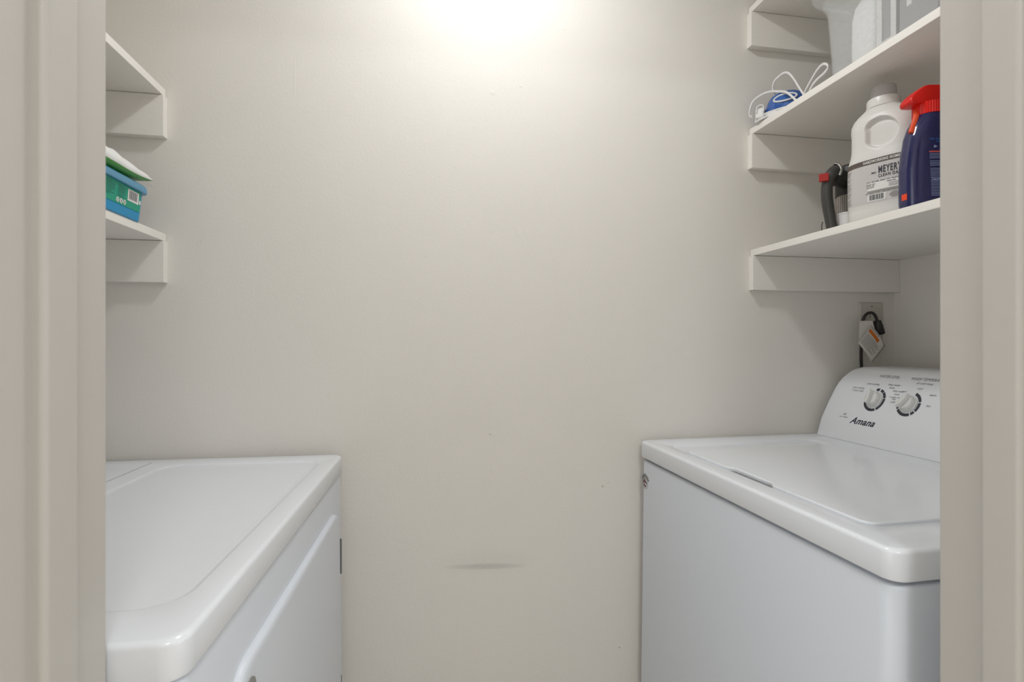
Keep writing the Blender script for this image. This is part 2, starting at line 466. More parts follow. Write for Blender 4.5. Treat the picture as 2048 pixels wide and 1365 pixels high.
def console(hw, back, y0, z0, T=.181, RC=.060):
    """leaning control panel with rounded upper corners; front base at y0"""
    def prof(h):
        # smooth version of PROF
        y = face_y(h)
        if h > .168:
            k = (h-.168)/(T-.168); y = face_y(.168)+.007*k+.014*(1-math.sqrt(max(0, 1-k*k)))
        return y
    hs = [0, .01, .02, .03, .044, .06, .075, .09, .105, .12, .136, .148, .158, .168, .172, .1755, .178, .1798, .1806, T]
    L = []
    for h in hs:
        w = hw
        if h > T-RC: w = hw-RC+math.sqrt(max(0, RC*RC-(h-(T-RC))**2))
        taper = .010*(h/T); w -= taper
        r = .010; y = prof(h); lp = []
        n = 6
        lp.append((-w, back)); lp.append((-w, y+r+.02))
        for i in range(n+1):
            a = R(90*i/n); lp.append((-w+r*(1-math.cos(a)), y+r*(1-math.sin(a))))
        for i in range(1, 12): lp.append((-w+r+(2*w-2*r)*i/12, y))
        for i in range(n+1):
            a = R(90-90*i/n); lp.append((w-r*(1-math.cos(a)), y+r*(1-math.sin(a))))
        lp.append((w, y+r+.02)); lp.append((w, back))
        L.append([(x, y0+yy, z0+h) for x, yy in lp])
    return loft(L)

def feet(t, hx, hy):
    for sx in (-1, 1):
        for sy in (-1, 1):
            obj('foot', lathe([(.001, 0), (.022, 0), (.022, .012), (.010, .016), (.010, .036), (.001, .036)], 16, cx=sx*hx, cy=sy*hy), 'black', t, smooth=40)

# ---- washer (faces left)
WZ = .919
WA = R(-88.9)
t = thing('washing_machine', 'white top-loading washing machine on the right, control panel with two knobs', 'washing machine', (.8700, .8775, 0), WA)
W = t
obj('cabinet', body(.3455, .3275, .022, .035, .8735, .011), 'enamel_side', t, smooth=50)
obj('top_panel', top_frame(.3495, .3315, .021, .879, WZ, (.0, -.0935, .273, .1955, .020), .0045), 'enamel', t, smooth=50)
# lid, with a finger notch along the front edge
def lid_outline(x0, x1, y0, y1, r, nx0, nx1, d):
    P = []
    for (cx, cy, a0) in ((x1-r, y1-r, 0), (x0+r, y1-r, 90), (x0+r, y0+r, 180)):
        for i in range(9):
            a = R(a0+90*i/8); P.append((cx+r*math.cos(a), cy+r*math.sin(a)))
    for i in range(15):
        k = i/14; x = nx0+(nx1-nx0)*k
        s = min(1, min(k, 1-k)/.16); s = s*s*(3-2*s)
        P.append((x, y0+d*s))
    for i in range(9):
        a = R(270+90*i/8); P.append((x1-r+r*math.cos(a), y0+r+r*math.sin(a)))
    return P
bm = prism(lid_outline(-.208, .270, -.2865, .100, .018, -.055, .085, .0105), WZ-.0075, WZ+.0022)
obj('lid', bm, 'enamel', t, bevel=.0030, seg=3)
obj('notch_shade', box(-.058, .088, -.2890, -.268, WZ-.0047, WZ-.0043), 'ink_grey', t)  # grey strip on the notch floor, its shade put in as colour
CY = .1625
obj('console', console(.336, .327-CY, CY, WZ+.0006), 'console', t, smooth=50)
fp = face_pt(CY, WZ+.0006)
kn = []
def knob_dial(parent, x, h, ang, gaps):
    """printed ring and a round knob with a raised grip"""
    bm = bmesh.new()
    for (a0, a1) in gaps:
        n = max(2, int((a1-a0)/5)); pr = None
        for i in range(n+1):
            a = R(a0+(a1-a0)*i/n)
            p = (bm.verts.new(fp(x+.0208*math.cos(a), h+.0208*math.sin(a))), bm.verts.new(fp(x+.0268*math.cos(a), h+.0268*math.sin(a))))
            if pr: bm.faces.new((pr[0], pr[1], p[1], p[0]))
            pr = p
    obj('dial_ring', bm, 'ink', parent, label='dark printed ring')
    c = Vector(fp(x, h, 0)); n = (Vector(fp(x, h, .01))-c).normalized()
    rx = Vector((1, 0, 0)); up = n.cross(rx).normalized()
    if up.z < 0: up = -up
    mt = Matrix((rx, up, n)).transposed().to_4x4(); mt.translation = c
    mt = mt @ Matrix.Rotation(R(ang), 4, 'Z')
    kb = lathe([(.001, 0), (.0197, 0), (.0197, .003), (.0182, .0045), (.0172, .012), (.0155, .0142), (.001, .0146)], 36)
    g = sup(.0057, .0180, 2.6, 28)
    g2 = sup(.0040, .0165, 2.6, 28)
    loft([z3(g, .012), z3(g, .0215), z3(g2, .0242), z3([(x_*.6, y_*.85) for x_, y_ in g2], .0247)], bm=kb)
    bmesh.ops.transform(kb, matrix=mt, verts=kb.verts[:])
    k = obj('knob', kb, 'knob', parent, smooth=35, label='white round knob')
    return k
# local x runs away from the far end (negative x is beside the back wall)
KX1, KX2, KH = -.196, -.109, .105
knob_dial(t, KX1, KH, 4, [(-58, 12), (15, 50), (53, 74), (84, 104), (165, 193), (197, 296)])
knob_dial(t, KX2, KH, -24, [(-58, -38), (-33, 12), (17, 74), (150, 178), (183, 212), (216, 296)])
def put(bm, s, size, x, h, shear=.35, align='CENTER', bold=0.0, sx=1.0, spacing=1.0):
    merge(bm, text_pts(s, size, shear, align, bold, sx, spacing), lambda a, b: fp(x+a, h+b))
for kx, rows in ((KX1, [('WATER LEVEL', .0086, -.002+.014, .158), ('auto sensing', .0068, -.022, .139), ('auto sensing', .0068, -.058, .127), ('+ extra rinse', .0068, -.058, .120), ('deep water', .0068, .033, .141),
                        ('wash', .0068, .030, .134), ('deep water', .0062, .050, .128), ('wash', .0062, .049, .121), ('+ extra rinse', .0062, .049, .114)]),
                 (KX2, [('WASH TEMPERATURE', .0088, .0225, .1575), ('all cold rinses', .0068, .016, .1495), ('cool', .0068, -.024, .129), ('cool', .0068, .010, .138), ('warm', .0068, .044, .127),
                        ('hot', .0068, .044, .104), ('tap', .0068, -.040, .110), ('cold', .0068, -.040, .103)]),
                 (-.262, [('HE', .0075, 0, .060), ('Low Water', .0052, 0, .054)])):
    for (tx, size, dx, h) in rows:
        bm = bmesh.new(); put(bm, tx, size, kx+dx, h)
        obj('panel_heading' if h >= .148 else 'panel_lettering', bm, 'ink_grey', t)
bm = bmesh.new()
put(bm, 'Amana', .0215, -.2050, .0445, .45, 'CENTER', .0005, 1.05, 1.06)
obj('brand_lettering', bm, 'ink_blue', t, label='dark slanted lettering')
# round sticker on the front panel
bm = bmesh.new()
SX, SZ, SR = -.3190, .8200, .0225
def sfn(x, z, off=.0006): return (SX+x, -.3275-.0006-off, SZ+z)
n = 40
vs = [bm.verts.new(sfn(SR*math.cos(2*PI*i/n), SR*math.sin(2*PI*i/n), .0)) for i in range(n)]; bm.faces.new(vs)
st = obj('round_sticker', bm, 'stickerbase', t, label='silver round sticker with a maroon emblem')
bm = bmesh.new()
pr = None
for i in range(33):
    a = 2*PI*i/32; p = (bm.verts.new(sfn(.0138*math.cos(a), .0138*math.sin(a), .0003)), bm.verts.new(sfn(.0146*math.cos(a), .0146*math.sin(a), .0003)))
    if pr: bm.faces.new((pr[0], pr[1], p[1], p[0]))
    pr = p
for i, ch in enumerate('AMERICA'):
    a = R(150-20*i)
    def fn(x, y, a=a):
        rx, rz = math.sin(a), -math.cos(a)
        return sfn((.0155+y)*math.cos(a)+x*rx, (.0155+y)*math.sin(a)+x*rz, .0003)
    merge(bm, text_pts(ch, .0072, 0, 'CENTER', .0002), fn)
obj('sticker_lettering', bm, 'ink', st)
bm = bmesh.new()
for poly in ([(-.011, .002), (-.006, .009), (.001, .006), (.008, .003), (.011, -.004), (.004, -.001), (-.003, .001), (-.006, -.003)],
             [(-.010, -.002), (-.004, -.004), (.003, -.006), (.007, -.009), (.001, -.011), (-.006, -.009)]):
    bm.faces.new([bm.verts.new(sfn(x, z, .0004)) for x, z in poly])
obj('emblem', bm, 'blackstain', st)
feet(t, .30, .28)

# ---- dryer (faces right)
DZ = .912
t = thing('clothes_dryer', 'white front-loading clothes dryer on the left with a flat recessed top', 'dryer', (-.5375, .8572, 0), R(88.1))
obj('cabinet', body(.3645, .3470, .022, .035, DZ-.0385, .009), 'enamel_side', t, smooth=50)
obj('top_panel', top_frame(.3660, .3500, .021, DZ-.0375, DZ, (.0025, -.1625, .3055, .1525, .040), .0030), 'enamel', t, smooth=50)
obj('lint_panel_seam', box(-.36, .335, .0292, .0304, DZ-.0005, DZ+.0002), 'ink_grey', t, label='thin dark seam')
obj('console', console(.350, .345-.155, .155, DZ+.0006), 'console', t, smooth=50)
# door: raised rounded panel
L = []
for (ins, pr_) in [(0, .000), (0, .0035), (.0012, .0070), (.0035, .0088), (.0070, .0097), (.011, .0099)]:
    L.append([(x, -.3472-pr_-.004*(0.806-z)/.5, z) for x, z in rr(.0130, .552, .281-ins, .260-ins, .045)])
dr = obj('door', loft(L), 'enamel_side', t, smooth=40)
for z in (.709, .419):
    bm = box(.2965, .3035, -.3565, -.3475, z-.037, z+.037); bx(bm, .2985, .3015, -.3590, -.3562, z-.037, z+.037)
    obj('hinge', bm, 'steel', dr, bevel=.0008, seg=2, label='slim steel hinge')
# round latch badge near the upper corner of the door
bd = lathe([(.001, 0), (.0165, 0), (.0165, .0015), (.014, .0022), (.001, .0018)], 28)
bmesh.ops.transform(bd, matrix=Matrix.Translation((-.232, -.3572, .776)) @ Matrix.Rotation(R(90), 4, 'X'), verts=bd.verts[:])
obj('door_badge', bd, 'ink_mid', dr, smooth=40, label='small round grey badge')
bm = bmesh.new()
for dx in (-.004, .003): bx(bm, -.232+dx-.0012, -.232+dx+.0012, -.3600, -.3592, .768, .784)
obj('badge_mark', bm, 'ink', dr)
# dark clip under the near end of the top
obj('side_clip', box(-.3672, -.3640, -.252, -.235, .848, .8720), 'black', t, bevel=.001, label='small black clip')
feet(t, .32, .30)

# ------------------------------------------------------------------ wipes tub (left shelf)
TX, TY = -.604, 1.021
t = thing('wipes_tub', 'green and blue plastic wipes tub on the lower left shelf', 'tub', (TX, TY, ZL1))
L = []
for (z, gx, gy) in [(0, .0, .0), (.0015, .002, .002), (.020, .0035, .0035), (.058, .0065, .0065)]:
    L.append(z3(rr(0, 0, .058+gx, .104+gy, .014), z))
obj('tub_body', loft(L), 'tub', t, smooth=40)
L = []
for (z, g) in [(.0565, .004), (.0565, .0125), (.0600, .0135), (.0680, .0125), (.0712, .010), (.0715, .003)]:
    L.append(z3(rr(0, 0, .058+g, .104+g, .018), z))
obj('tub_lid', loft(L), 'tublid', t, smooth=50, label='slate blue lid')
def tubf(y, z, off=.0006):
    """front face (towards +x)"""
    g = .0035+(.0065-.0035)*(z-.02)/(.038)
    return (.058+g+off, y, z)
bm = bmesh.new()
a = [tubf(-.092, .0175), tubf(.0935, .0175), tubf(.0945, .0560), tubf(-.093, .0560)]
bm.faces.new([bm.verts.new(p) for p in a])
lb = obj('tub_label', bm, 'tublabel', t, label='green printed label')
bm = bmesh.new()
flat_rect(bm, lambda a, b: tubf(a, b, .0009), .050, .087, .0310, .0525); flat_rect(bm, lambda a, b: tubf(a, b, .0009), .089, .0945, .0330, .0400)
obj('barcode_patch', bm, 'white', lb)
bm = bmesh.new()
y = .0540
for wd in (.0008, .0016, .0008, .0024, .0008, .0016, .0016, .0008, .0024, .0008, .0016):
    flat_rect(bm, lambda a, b: tubf(a, b, .0012), y, y+wd*.8, .0345, .0500); y += wd+.0012
obj('barcode_bars', bm, 'ink_blue', lb)
bm = bmesh.new()
for i, (z, l) in enumerate([(.051, .03), (.048, .04), (.0455, .038), (.043, .041), (.0405, .036), (.038, .04), (.0345, .03), (.0315, .038), (.0285, .025)]):
    flat_rect(bm, lambda a, b: tubf(a, b, .0009), -.03, -.03+l, z-.0005, z+.0005)
    if i < 8: flat_rect(bm, lambda a, b: tubf(a, b, .0009), .018, .018+l*.62, z-.0005, z+.0005)
obj('label_lines', bm, 'tubink', lb)
bm = bmesh.new()
for y in (.020, .031, .042):
    vs = [bm.verts.new(tubf(y+.0046*math.cos(2*PI*i/20), .0245+.0046*math.sin(2*PI*i/20), .0009)) for i in range(20)]; bm.faces.new(vs)
obj('round_icons', bm, 'white', lb)
bm = bmesh.new()
for y, ch in zip((.020, .031, .042), ('2', '3', 'X')):
    merge(bm, text_pts(ch, .0070, 0, 'CENTER', .0002), lambda a, b, y=y: tubf(y+a, .0220+b, .0012))
obj('icon_marks', bm, 'tubink', lb)

# soft packet lying on the tub's lid
t = thing('soft_packet', 'white and green soft plastic packet lying on top of the wipes tub', 'packet', (TX+.024, TY+.004, ZL1+.0718))
def pillow(z_lo, z_hi, seed, hy=.122, hx=.054, top=True):
    bm = bmesh.new(); nx, ny = 18, 34; rnd = random.Random(seed); g = []
    ph = [rnd.uniform(0, 6.28) for _ in range(6)]
    for i in range(nx+1):
        row = []
        for j in range(ny+1):
            u, v = 2*i/nx-1, 2*j/ny-1
            k = max(0, 1-abs(u)**3.2)*max(0, 1-abs(v)**3.0)*(1-.32*v)
            wr = .0020*math.sin(9*u+4*v+ph[0])+.0018*math.sin(15*v+5*u+ph[1])+.0011*math.sin(19*u-11*v+ph[2])
            z = z_lo+(z_hi-z_lo)*math.sqrt(k)+(wr*k**.5 if top else 0)+.010*max(0, v)**2
            x = u*(hx-.006*max(0, v)); y = v*hy
            row.append(bm.verts.new((x, y, z)))
        g.append(row)
    for i in range(nx):
        for j in range(ny): bm.faces.new((g[i][j], g[i+1][j], g[i+1][j+1], g[i][j+1]))
    return bm
obj('packet_top', pillow(.0085, .0400, 3), 'packwhite', t, smooth=80, solid=.0006, label='crumpled white film')
obj('packet_base', pillow(.0085, .0005, 5, top=False), 'green', t, smooth=80, solid=.0006, label='green printed film')
bm = bmesh.new(); pr = None
for i in range(13):
    x = -.040+.080*i/12; z = .0085+.0015*math.sin(i*1.9)
    p = [bm.verts.new((x, .1205+.026*k/3, z+.0095+.0014*math.sin(i*1.3+k)+(-.002*k))) for k in range(4)]
    if pr:
        for k in range(3): bm.faces.new((pr[k], pr[k+1], p[k+1], p[k]))
    pr = p
obj('packet_fin', bm, 'film', t, smooth=80, label='clear crimped end')

# ------------------------------------------------------------------ detergent jug (lowest right shelf)
JX, JY, K = .9257, .8994, .001014
t = thing('detergent_jug', 'milky white laundry detergent jug with a grey label on the lowest right shelf', 'jug', (JX, JY, ZR1), R(-67.4))
def jz(py): return (682.5-py)*K+H-ZR1     # label heights, in metres above the shelf
JP = [(0, .058, .042), (.002, .0625, .0465), (.008, .0655, .0485), (.022, .0665, .0490), (.030, .0655, .0480), (.034, .0672, .0497), (.060, .0676, .0500), (.100, .0676, .0500), (.122, .0670, .0494),
      (.130, .0650, .0480), (.140, .0625, .0465), (.152, .0612, .0455), (.180, .0610, .0450), (.190, .0605, .0445), (.203, .0585, .0432), (.213, .0535, .0402), (.222, .0450, .0350), (.229, .0360, .0300), (.2335, .0310, .0280)]
NX = -.009
def jug_ab(z):
    for (z0, a0, b0), (z1, a1, b1) in zip(JP, JP[1:]):
        if z <= z1: k = (z-z0)/(z1-z0); return a0+(a1-a0)*k, b0+(b1-b0)*k
    return JP[-1][1:]
N = 640
loops = []
zs = sorted(set([p[0] for p in JP]+[.13+.002*i for i in range(51)]))
def grip(x, z, y):
    """press-in beside the handle on the camera side: a D shaped hollow"""
    if y > 0: return 0
    gx, gz, gr = .0035, .174, .0315
    d = math.hypot(x-gx, (z-gz)*(1.0 if z > gz else .95))
    k = max(0, min(1, (gr-d)/.0055, (x+.025)/.009))
    return k*k*(3-2*k)*.0095
for z in zs:
    a, b = jug_ab(z); p = 3.0 if z < .19 else 3.0-1.0*(z-.19)/.0435
    sh = 0 if z < .18 else NX*min(1, (z-.18)/.05)
    loops.append([(x+sh, y+grip(x, z, y), z) for x, y in sup(a, b, p, N)])
obj('jug_body', loft(loops), 'hdpe', t, smooth=70)
# neck ring, thread band and cap
neck = lathe([(.001, .2325), (.0300, .2325), (.0300, .2350), (.0290, .2360), (.0290, .2490), (.0280, .2510), (.0235, .2515), (.001, .2516)], 40, cx=NX)
obj('neck_collar', neck, 'hdpe', t, smooth=40)
obj('jug_cap', lathe([(.001, .2516), (.0225, .2516), (.0215, .2740), (.0205, .2755), (.0188, .2758), (.0184, .2730), (.001, .2728)], 40, cx=NX), 'cap_clear', t, smooth=40, label='frosted clear cap')
def jf(x, z, off=.0005):
    a, b = jug_ab(z); p = 3.0; q = max(0.0, 1-abs(x/a)**p)
    y = -b*q**(1/p)
    v = Vector((x, y, 0)); nrm = Vector((math.copysign(abs(x/a)**(p-1)/a, x), -(abs(y/b)**(p-1))/b, 0)).normalized()
    v += nrm*off; return (v.x, v.y, z)
def jwrap(z0, z1, off, t0=-28, t1=208, n=72, k=2):
    """label sheet around the camera side"""
    bm = bmesh.new(); pr = None
    for i in range(n+1):
        th = R(180+t0+(t1-t0)*i/n); row = []
        for j in range(k+1):
            z = z0+(z1-z0)*j/k; a, b = jug_ab(z); c, s = math.cos(th), math.sin(th)
            x, y = (a+off)*math.copysign(abs(c)**(2/3), c), (b+off)*math.copysign(abs(s)**(2/3), s)
            row.append(bm.verts.new((x, y, z)))
        if pr:
            for j in range(k): bm.faces.new((pr[j], pr[j+1], row[j+1], row[j]))
        pr = row
    return bm
lb = obj('jug_label', jwrap(.0350, .1205, .0003, k=6), 'jlabel', t, smooth=60, label='light grey wraparound label')
obj('label_band', jwrap(.1115, .1215, .0006, k=2), 'jband', lb, smooth=60, label='brown band with pale capitals')
def jput(bm, s, size, x, z, **k):
    merge(bm, text_pts(s, size, 0, k.get('align', 'LEFT'), k.get('bold', .0001), k.get('sx', 1), k.get('sp', 1)), lambda a, b: jf(x+a+.011, z+b, .0010))
bm = bmesh.new(); jput(bm, 'HARDWORKING HOMES', .0075, -.036, .1140, bold=.0002, sx=.70, sp=1.15)
obj('band_lettering', bm, 'white', lb)
bm = bmesh.new()
jput(bm, "MEYER'S", .0190, -.009, .0905, bold=.0005, sx=.50, sp=1.15); jput(bm, 'CLEAN DAY', .0082, -.009, .0822, sx=.72, sp=1.2, bold=.0002); jput(bm, 'MRS.', .0045, -.021, .0915)
obj('title_lettering', bm, 'ink', lb, label='dark capitals')
bm = bmesh.new(); flat_rect(bm, lambda a, b: jf(a, b, .0008), -.017, .056, .0585, .0765, 24)
obj('label_patch', bm, 'white', lb)
bm = bmesh.new(); flat_rect(bm, lambda a, b: jf(a, b, .0008), -.017, .015, .0375, .0510, 10)
obj('barcode_patch', bm, 'white', lb)
bm = bmesh.new()
x = -.0135
for wd in (.0009, .0016, .0007, .0022, .0012, .0006, .0018, .0009, .0014, .0007, .0020, .0009):
    flat_rect(bm, lambda a, b: jf(a, b, .0011), x, x+wd, .0395, .0500); x += wd+.0009
jput(bm, 'FOR HEAVIER, EFFECTIVE, TRUSTED CARE', .0031, -.029, .0742, sx=1.05, sp=1.1, bold=.00012)
jput(bm, 'Ready when', .0031, -.029, .0700); jput(bm, 'laundry day', .0029, -.029, .0668); jput(bm, 'calls you in', .0029, -.029, .0636)
jput(bm, 'Ready with', .0031, .006, .0705)
obj('label_ink', bm, 'ink', lb)
bm = bmesh.new()
for i, z in enumerate((.0672, .0640, .0612)): flat_rect(bm, lambda a, b: jf(a, b, .0011), .020, .040-.003*i, z, z+.0011, 6)
for z in (.0564, .0545): flat_rect(bm, lambda a, b: jf(a, b, .0008), -.017, .050, z, z+.0009, 16)
jput(bm, '877.865.1508 / MRSMEYERS.COM', .0036, -.031, .0520, sx=1.1, sp=1.15, bold=.0001)
for z in (.0490, .0470, .0450, .0430, .0410, .0390): flat_rect(bm, lambda a, b: jf(a, b, .0008), .020+abs(z-.044)*.9, .038-abs(z-.044)*.9, z, z+.0009, 5)
obj('label_small_print', bm, 'ink_mid', lb)
bm = bmesh.new()
for i in range(26):
    z = .106-.0027*i
    if i in (4, 8, 15, 20): continue
    flat_rect(bm, lambda a, b: jf(a, b, .0008), -.0655+.0004*(i % 3), -.0490-.0012*(i % 4), z, z+.0010, 5)
obj('label_side_print', bm, 'ink_mid', lb)

# ------------------------------------------------------------------ navy spray bottle
BX, BY, KB = .906, .799, .000907
t = thing('spray_bottle', 'navy blue spray bottle with a red sprayer head on the lowest right shelf', 'spray bottle', (BX, BY, ZR1), R(-9.8))
BP = [(0, .0440, .022), (.002, .0465, .0255), (.010, .0478, .0265), (.037, .0482, .0265), (.072, .0480, .0260), (.101, .0448, .0255), (.130, .0400, .0250), (.148, .0345, .0245), (.158, .0290, .0240), (.166, .0250, .0230), (.171, .0225, .0220)]
def bot_ab(z):
    for (z0, a0, b0), (z1, a1, b1) in zip(BP, BP[1:]):
        if z <= z1: k = (z-z0)/(z1-z0); return a0+(a1-a0)*k, b0+(b1-b0)*k
    return BP[-1][1:]
zs = sorted(set([p[0] for p in BP]+[.004*i for i in range(1, 43)]))
def bgroove(x, z, y, a):
    # long curved groove near each side of the face
    if y > 0: return 0
    e = abs(abs(x)/a-.70)
    return .0022*max(0, 1-e/.07)*max(0, min(1, (z-.012)/.01))*max(0, min(1, (.125-z)/.02))
loops = []
for z in zs:
    a, b = bot_ab(z); p = 2.6-.6*max(0, (z-.13)/.041)
    loops.append([(x, y+bgroove(x, z, y, a), z) for x, y in sup(a, b, p, 96)])
obj('bottle_body', loft(loops), 'navy', t, smooth=60)
def bf(x, z, off=.0006):
    a, b = bot_ab(z); p = 2.6; q = max(0.0, 1-abs(x/a)**p); return (x, -b*q**(1/p)-off-.0004, z)
bm = bmesh.new()
n = 80; prf = [(.0200, .169), (.0235, .1690), (.0235, .1900), (.0200, .1910)]
lo_ = []
for r_, z in prf:
    lo_.append([((r_+(.0007 if i % 2 else 0))*math.cos(2*PI*i/n), (r_+(.0007 if i % 2 else 0))*math.sin(2*PI*i/n), z) for i in range(n)])
obj('sprayer_collar', loft(lo_), 'red', t, smooth=25, label='red ribbed collar')
# sprayer head: side profile (x along the head, z up), bellied in depth
prof = [(-.0425, .1885), (-.0440, .1925), (-.0420, .1985), (-.0355, .2060), (-.0280, .2125), (-.0195, .2185), (-.0140, .2208), (-.0090, .2214), (.010, .2216), (.034, .2210), (.044, .2150), (.046, .2010), (.040, .1905), (.024, .1880), (.0, .1874), (-.020, .1870), (-.032, .1866), (-.0400, .1868)]
L = []
for (y, k) in [(-.0150, .91), (-.0143, .95), (-.0120, .985), (-.006, 1), (.006, 1), (.0120, .985), (.0143, .95), (.0150, .91)]:
    cx, cz = .0, .204
    L.append([(cx+(x-cx)*k, y, cz+(z-cz)*k) for x, z in prof])
obj('sprayer_head', loft(L), 'red', t, smooth=40, label='bright red sprayer head')
obj('trigger', sweep(catmull([(-.012, .002, .194), (-.0195, .000, .178), (-.0245, -.004, .166), (-.0300, -.006, .152), (-.0360, -.008, .139), (-.0375, -.008, .136)]), .0060, .0045, 12, up=(0, 1, 0)), 'orange', t, smooth=60, label='orange trigger')
def bput(bm, s, size, x, z, **k):
    merge(bm, text_pts(s, size, 0, k.get('align', 'LEFT'), k.get('bold', .0001), k.get('sx', 1), 1), lambda a, b: bf(x+a, z+b))
bm = bmesh.new()
bput(bm, 'FOR YOUR HOME', .0044, -.018, .1175); bput(bm, 'AND FAMILY', .0044, -.008, .1130)
obj('upper_lettering', bm, 'bluetext', t)
bm = bmesh.new()
bm.faces.new([bm.verts.new(bf(x, z)) for x, z in [(-.0115, .1030), (-.0045, .1055), (-.0105, .1085)]])
for dx, dz in ((-.0028, .0025), (0, .0045), (.0028, .0025)):
    bm.faces.new([bm.verts.new(bf(x, z)) for x, z in [(.0045+dx*.2, .1020), (.0055+dx*.2, .1020), (.0055+dx, .1035+dz), (.0045+dx, .1030+dz)]])
flat_rect(bm, bf, .002, .008, .1018, .1030, 2)
z = .0925
i = 0
while z > .016:
    if i not in (4, 9, 17): flat_rect(bm, bf, -.0185+.00008*i, (.030 if i % 5 else .008)-(.02 if z < .022 else 0), z, z+.0009, 14)
    z -= .00265; i += 1
bput(bm, 'CAUTION', .0050, -.0155, .0455, bold=.0003)
obj('small_print', bm, 'navytext', t, label='rows of pale print')
bm = bmesh.new(); flat_rect(bm, bf, -.0190, .034, .0955, .0977, 16)
obj('coral_bar', bm, 'redbar', t)
bm = bmesh.new()
def bs(x, z):
    a, b = bot_ab(z); th_ = x; c, s = math.cos(th_), math.sin(th_); p = 2.6
    return ((a+.0006)*math.copysign(abs(c)**(2/p), c), (b+.0006)*math.copysign(abs(s)**(2/p), s), z)
flat_rect(bm, bs, R(180), R(197), .0155, .0265, 6)
obj('orange_sticker', bm, 'stick', t, label='small orange square sticker')

# ------------------------------------------------------------------ black trigger can with the grid label
t = thing('spray_can', 'black-capped can with a long curved charcoal handle, left of the detergent jug', 'spray can', (.994, 1.066, ZR1), R(-42))
obj('can', lathe([(.001, 0), (.0285, 0), (.0300, .002), (.0300, .102), (.001, .102)], 40), 'grid', t, smooth=40, label='beige can with a fine dark grid')
obj('can_rim', lathe([(.0302, .0), (.0312, .001), (.0312, .004), (.0302, .005)], 40), 'steel', t, smooth=40)
obj('can_cap', lathe([(.001, .102), (.0318, .102), (.0318, .158), (.0290, .168), (.020, .174), (.001, .176)], 40), 'black', t, smooth=35, label='black cap')
inv = (Matrix.Translation((.994, 1.066, ZR1)) @ Matrix.Rotation(R(-42), 4, 'Z')).inverted()
def loc(*p): return inv @ Vector(p)
hp = catmull([loc(.945, 1.050, 1.5490), loc(.925, 1.028, 1.5500), loc(.9070, 1.016, 1.5470), loc(.8930, 1.0136, 1.5350), loc(.8860, 1.0148, 1.5150), loc(.8850, 1.0149, 1.4900), loc(.8875, 1.0142, 1.4650), loc(.8925, 1.0131, 1.4370), loc(.8965, 1.0123, 1.4150), loc(.8965, 1.0120, 1.4055)])
n = len(hp)
rad = [1.25-.15*math.sin(PI*i/(n-1)) - .35*max(0, (i/(n-1)-.55)) for i in range(n)]
obj('handle', sweep(hp, .0105, .0095, 16, radii=rad, up=(0, 1, 0)), 'gun', t, smooth=70, label='curved charcoal grip')
hb = sweep(catmull([loc(.914, 1.031, 1.5370), loc(.922, 1.0345, 1.5385), loc(.950, 1.047, 1.5400), loc(.985, 1.062, 1.5400)]), .016, .0200, 20, radii=[.80]+[1.0]*24, up=(0, 0, 1))
obj('nozzle_block', hb, 'black', t, smooth=50)
cp = catmull([loc(.913, 1.010, 1.534), loc(.914, 1.008, 1.547), loc(.910, 1.010, 1.558), loc(.902, 1.014, 1.562)])
obj('chrome_collar', sweep(cp, .0045, .0035, 10), 'chrome', t, smooth=60, label='shiny silver collar')
c0 = loc(.8735, 1.010, 1.527)
obj('red_tab', box(c0.x-.0095, c0.x+.0095, c0.y-.004, c0.y+.004, c0.z-.0085, c0.z+.0085), 'gunred', t, bevel=.0015, label='dark red tab')
wp = catmull([loc(.879, 1.020, 1.432), loc(.8765, 1.020, 1.420), loc(.878, 1.019, 1.4065)])
obj('wire_foot', sweep(wp, .0009, .0009, 8), 'black', t, smooth=60)

t = thing('measuring_cup', 'small plain white plastic cup left of the detergent jug', 'cup', (.926, 1.004, ZR1), 0)
obj('cup_body', lathe([(.001, 0), (.0165, 0), (.0175, .001), (.0180, .0405), (.0188, .0410), (.0188, .0440), (.0170, .0440), (.0165, .003), (.001, .003)], 36), 'cord', t, smooth=35)

# ------------------------------------------------------------------ frosted bin and its contents (middle right shelf)
BCX, BCY = 1.000, .800
t = thing('storage_bin', 'frosted clear plastic storage bin on the middle right shelf', 'bin', (BCX, BCY, ZR2))
L = []
for (z, g) in [(.0, -.004), (.002, 0), (.070, .004), (.135, .008), (.150, .0105), (.162, .0160), (.176, .0170), (.1765, .0270), (.184, .0330), (.200, .0330)]:
    L.append(z3(rr(0, 0, .138+g, .186+g, .026+max(0, g*.5)), z))
obj('bin_body', loft(L, cap1=False), 'bin', t, smooth=40, solid=.0018)
# contents
t = thing('white_bottle', 'white rounded bottle standing inside the frosted bin, nearest its left end', 'bottle', (.915, .925, ZR2+.0035))
L = []
for (z, a, b) in [(0, .028, .030), (.003, .030, .034), (.060, .030, .035), (.110, .030, .034), (.135, .026, .029), (.150, .018, .018), (.153, .010, .010)]:
    L.append(z3(sup(a, b, 3.2, 40), z))
obj('bottle_body', loft(L), 'packwhite', t, smooth=60)
t = thing('window_box', 'white windowed box standing inside the frosted bin', 'box', (.9, .868, ZR2+.0035))
obj('box_body', box(-.010, .05, -.020, .020, 0, .17), 'carton', t, bevel=.001)
bm = bmesh.new()
bx(bm, -.0125, -.0105, -.021, .021, 0, .028); bx(bm, -.0125, -.0105, -.021, -.010, .028, .17); bx(bm, -.0125, -.0105, .010, .021, .028, .17)
fr = obj('box_frame', bm, 'white', t, label='white front frame')
bm = bmesh.new(); merge(bm, text_pts('fresh home', .0075, 0, 'CENTER', .0001), lambda a, b: (-.0128, -a, .020+b))
obj('box_lettering', bm, 'ink_mid', fr)
t = thing('grey_carton', 'grey carton with white upright lettering inside the frosted bin', 'box', (.905, .798, ZR2+.0035))
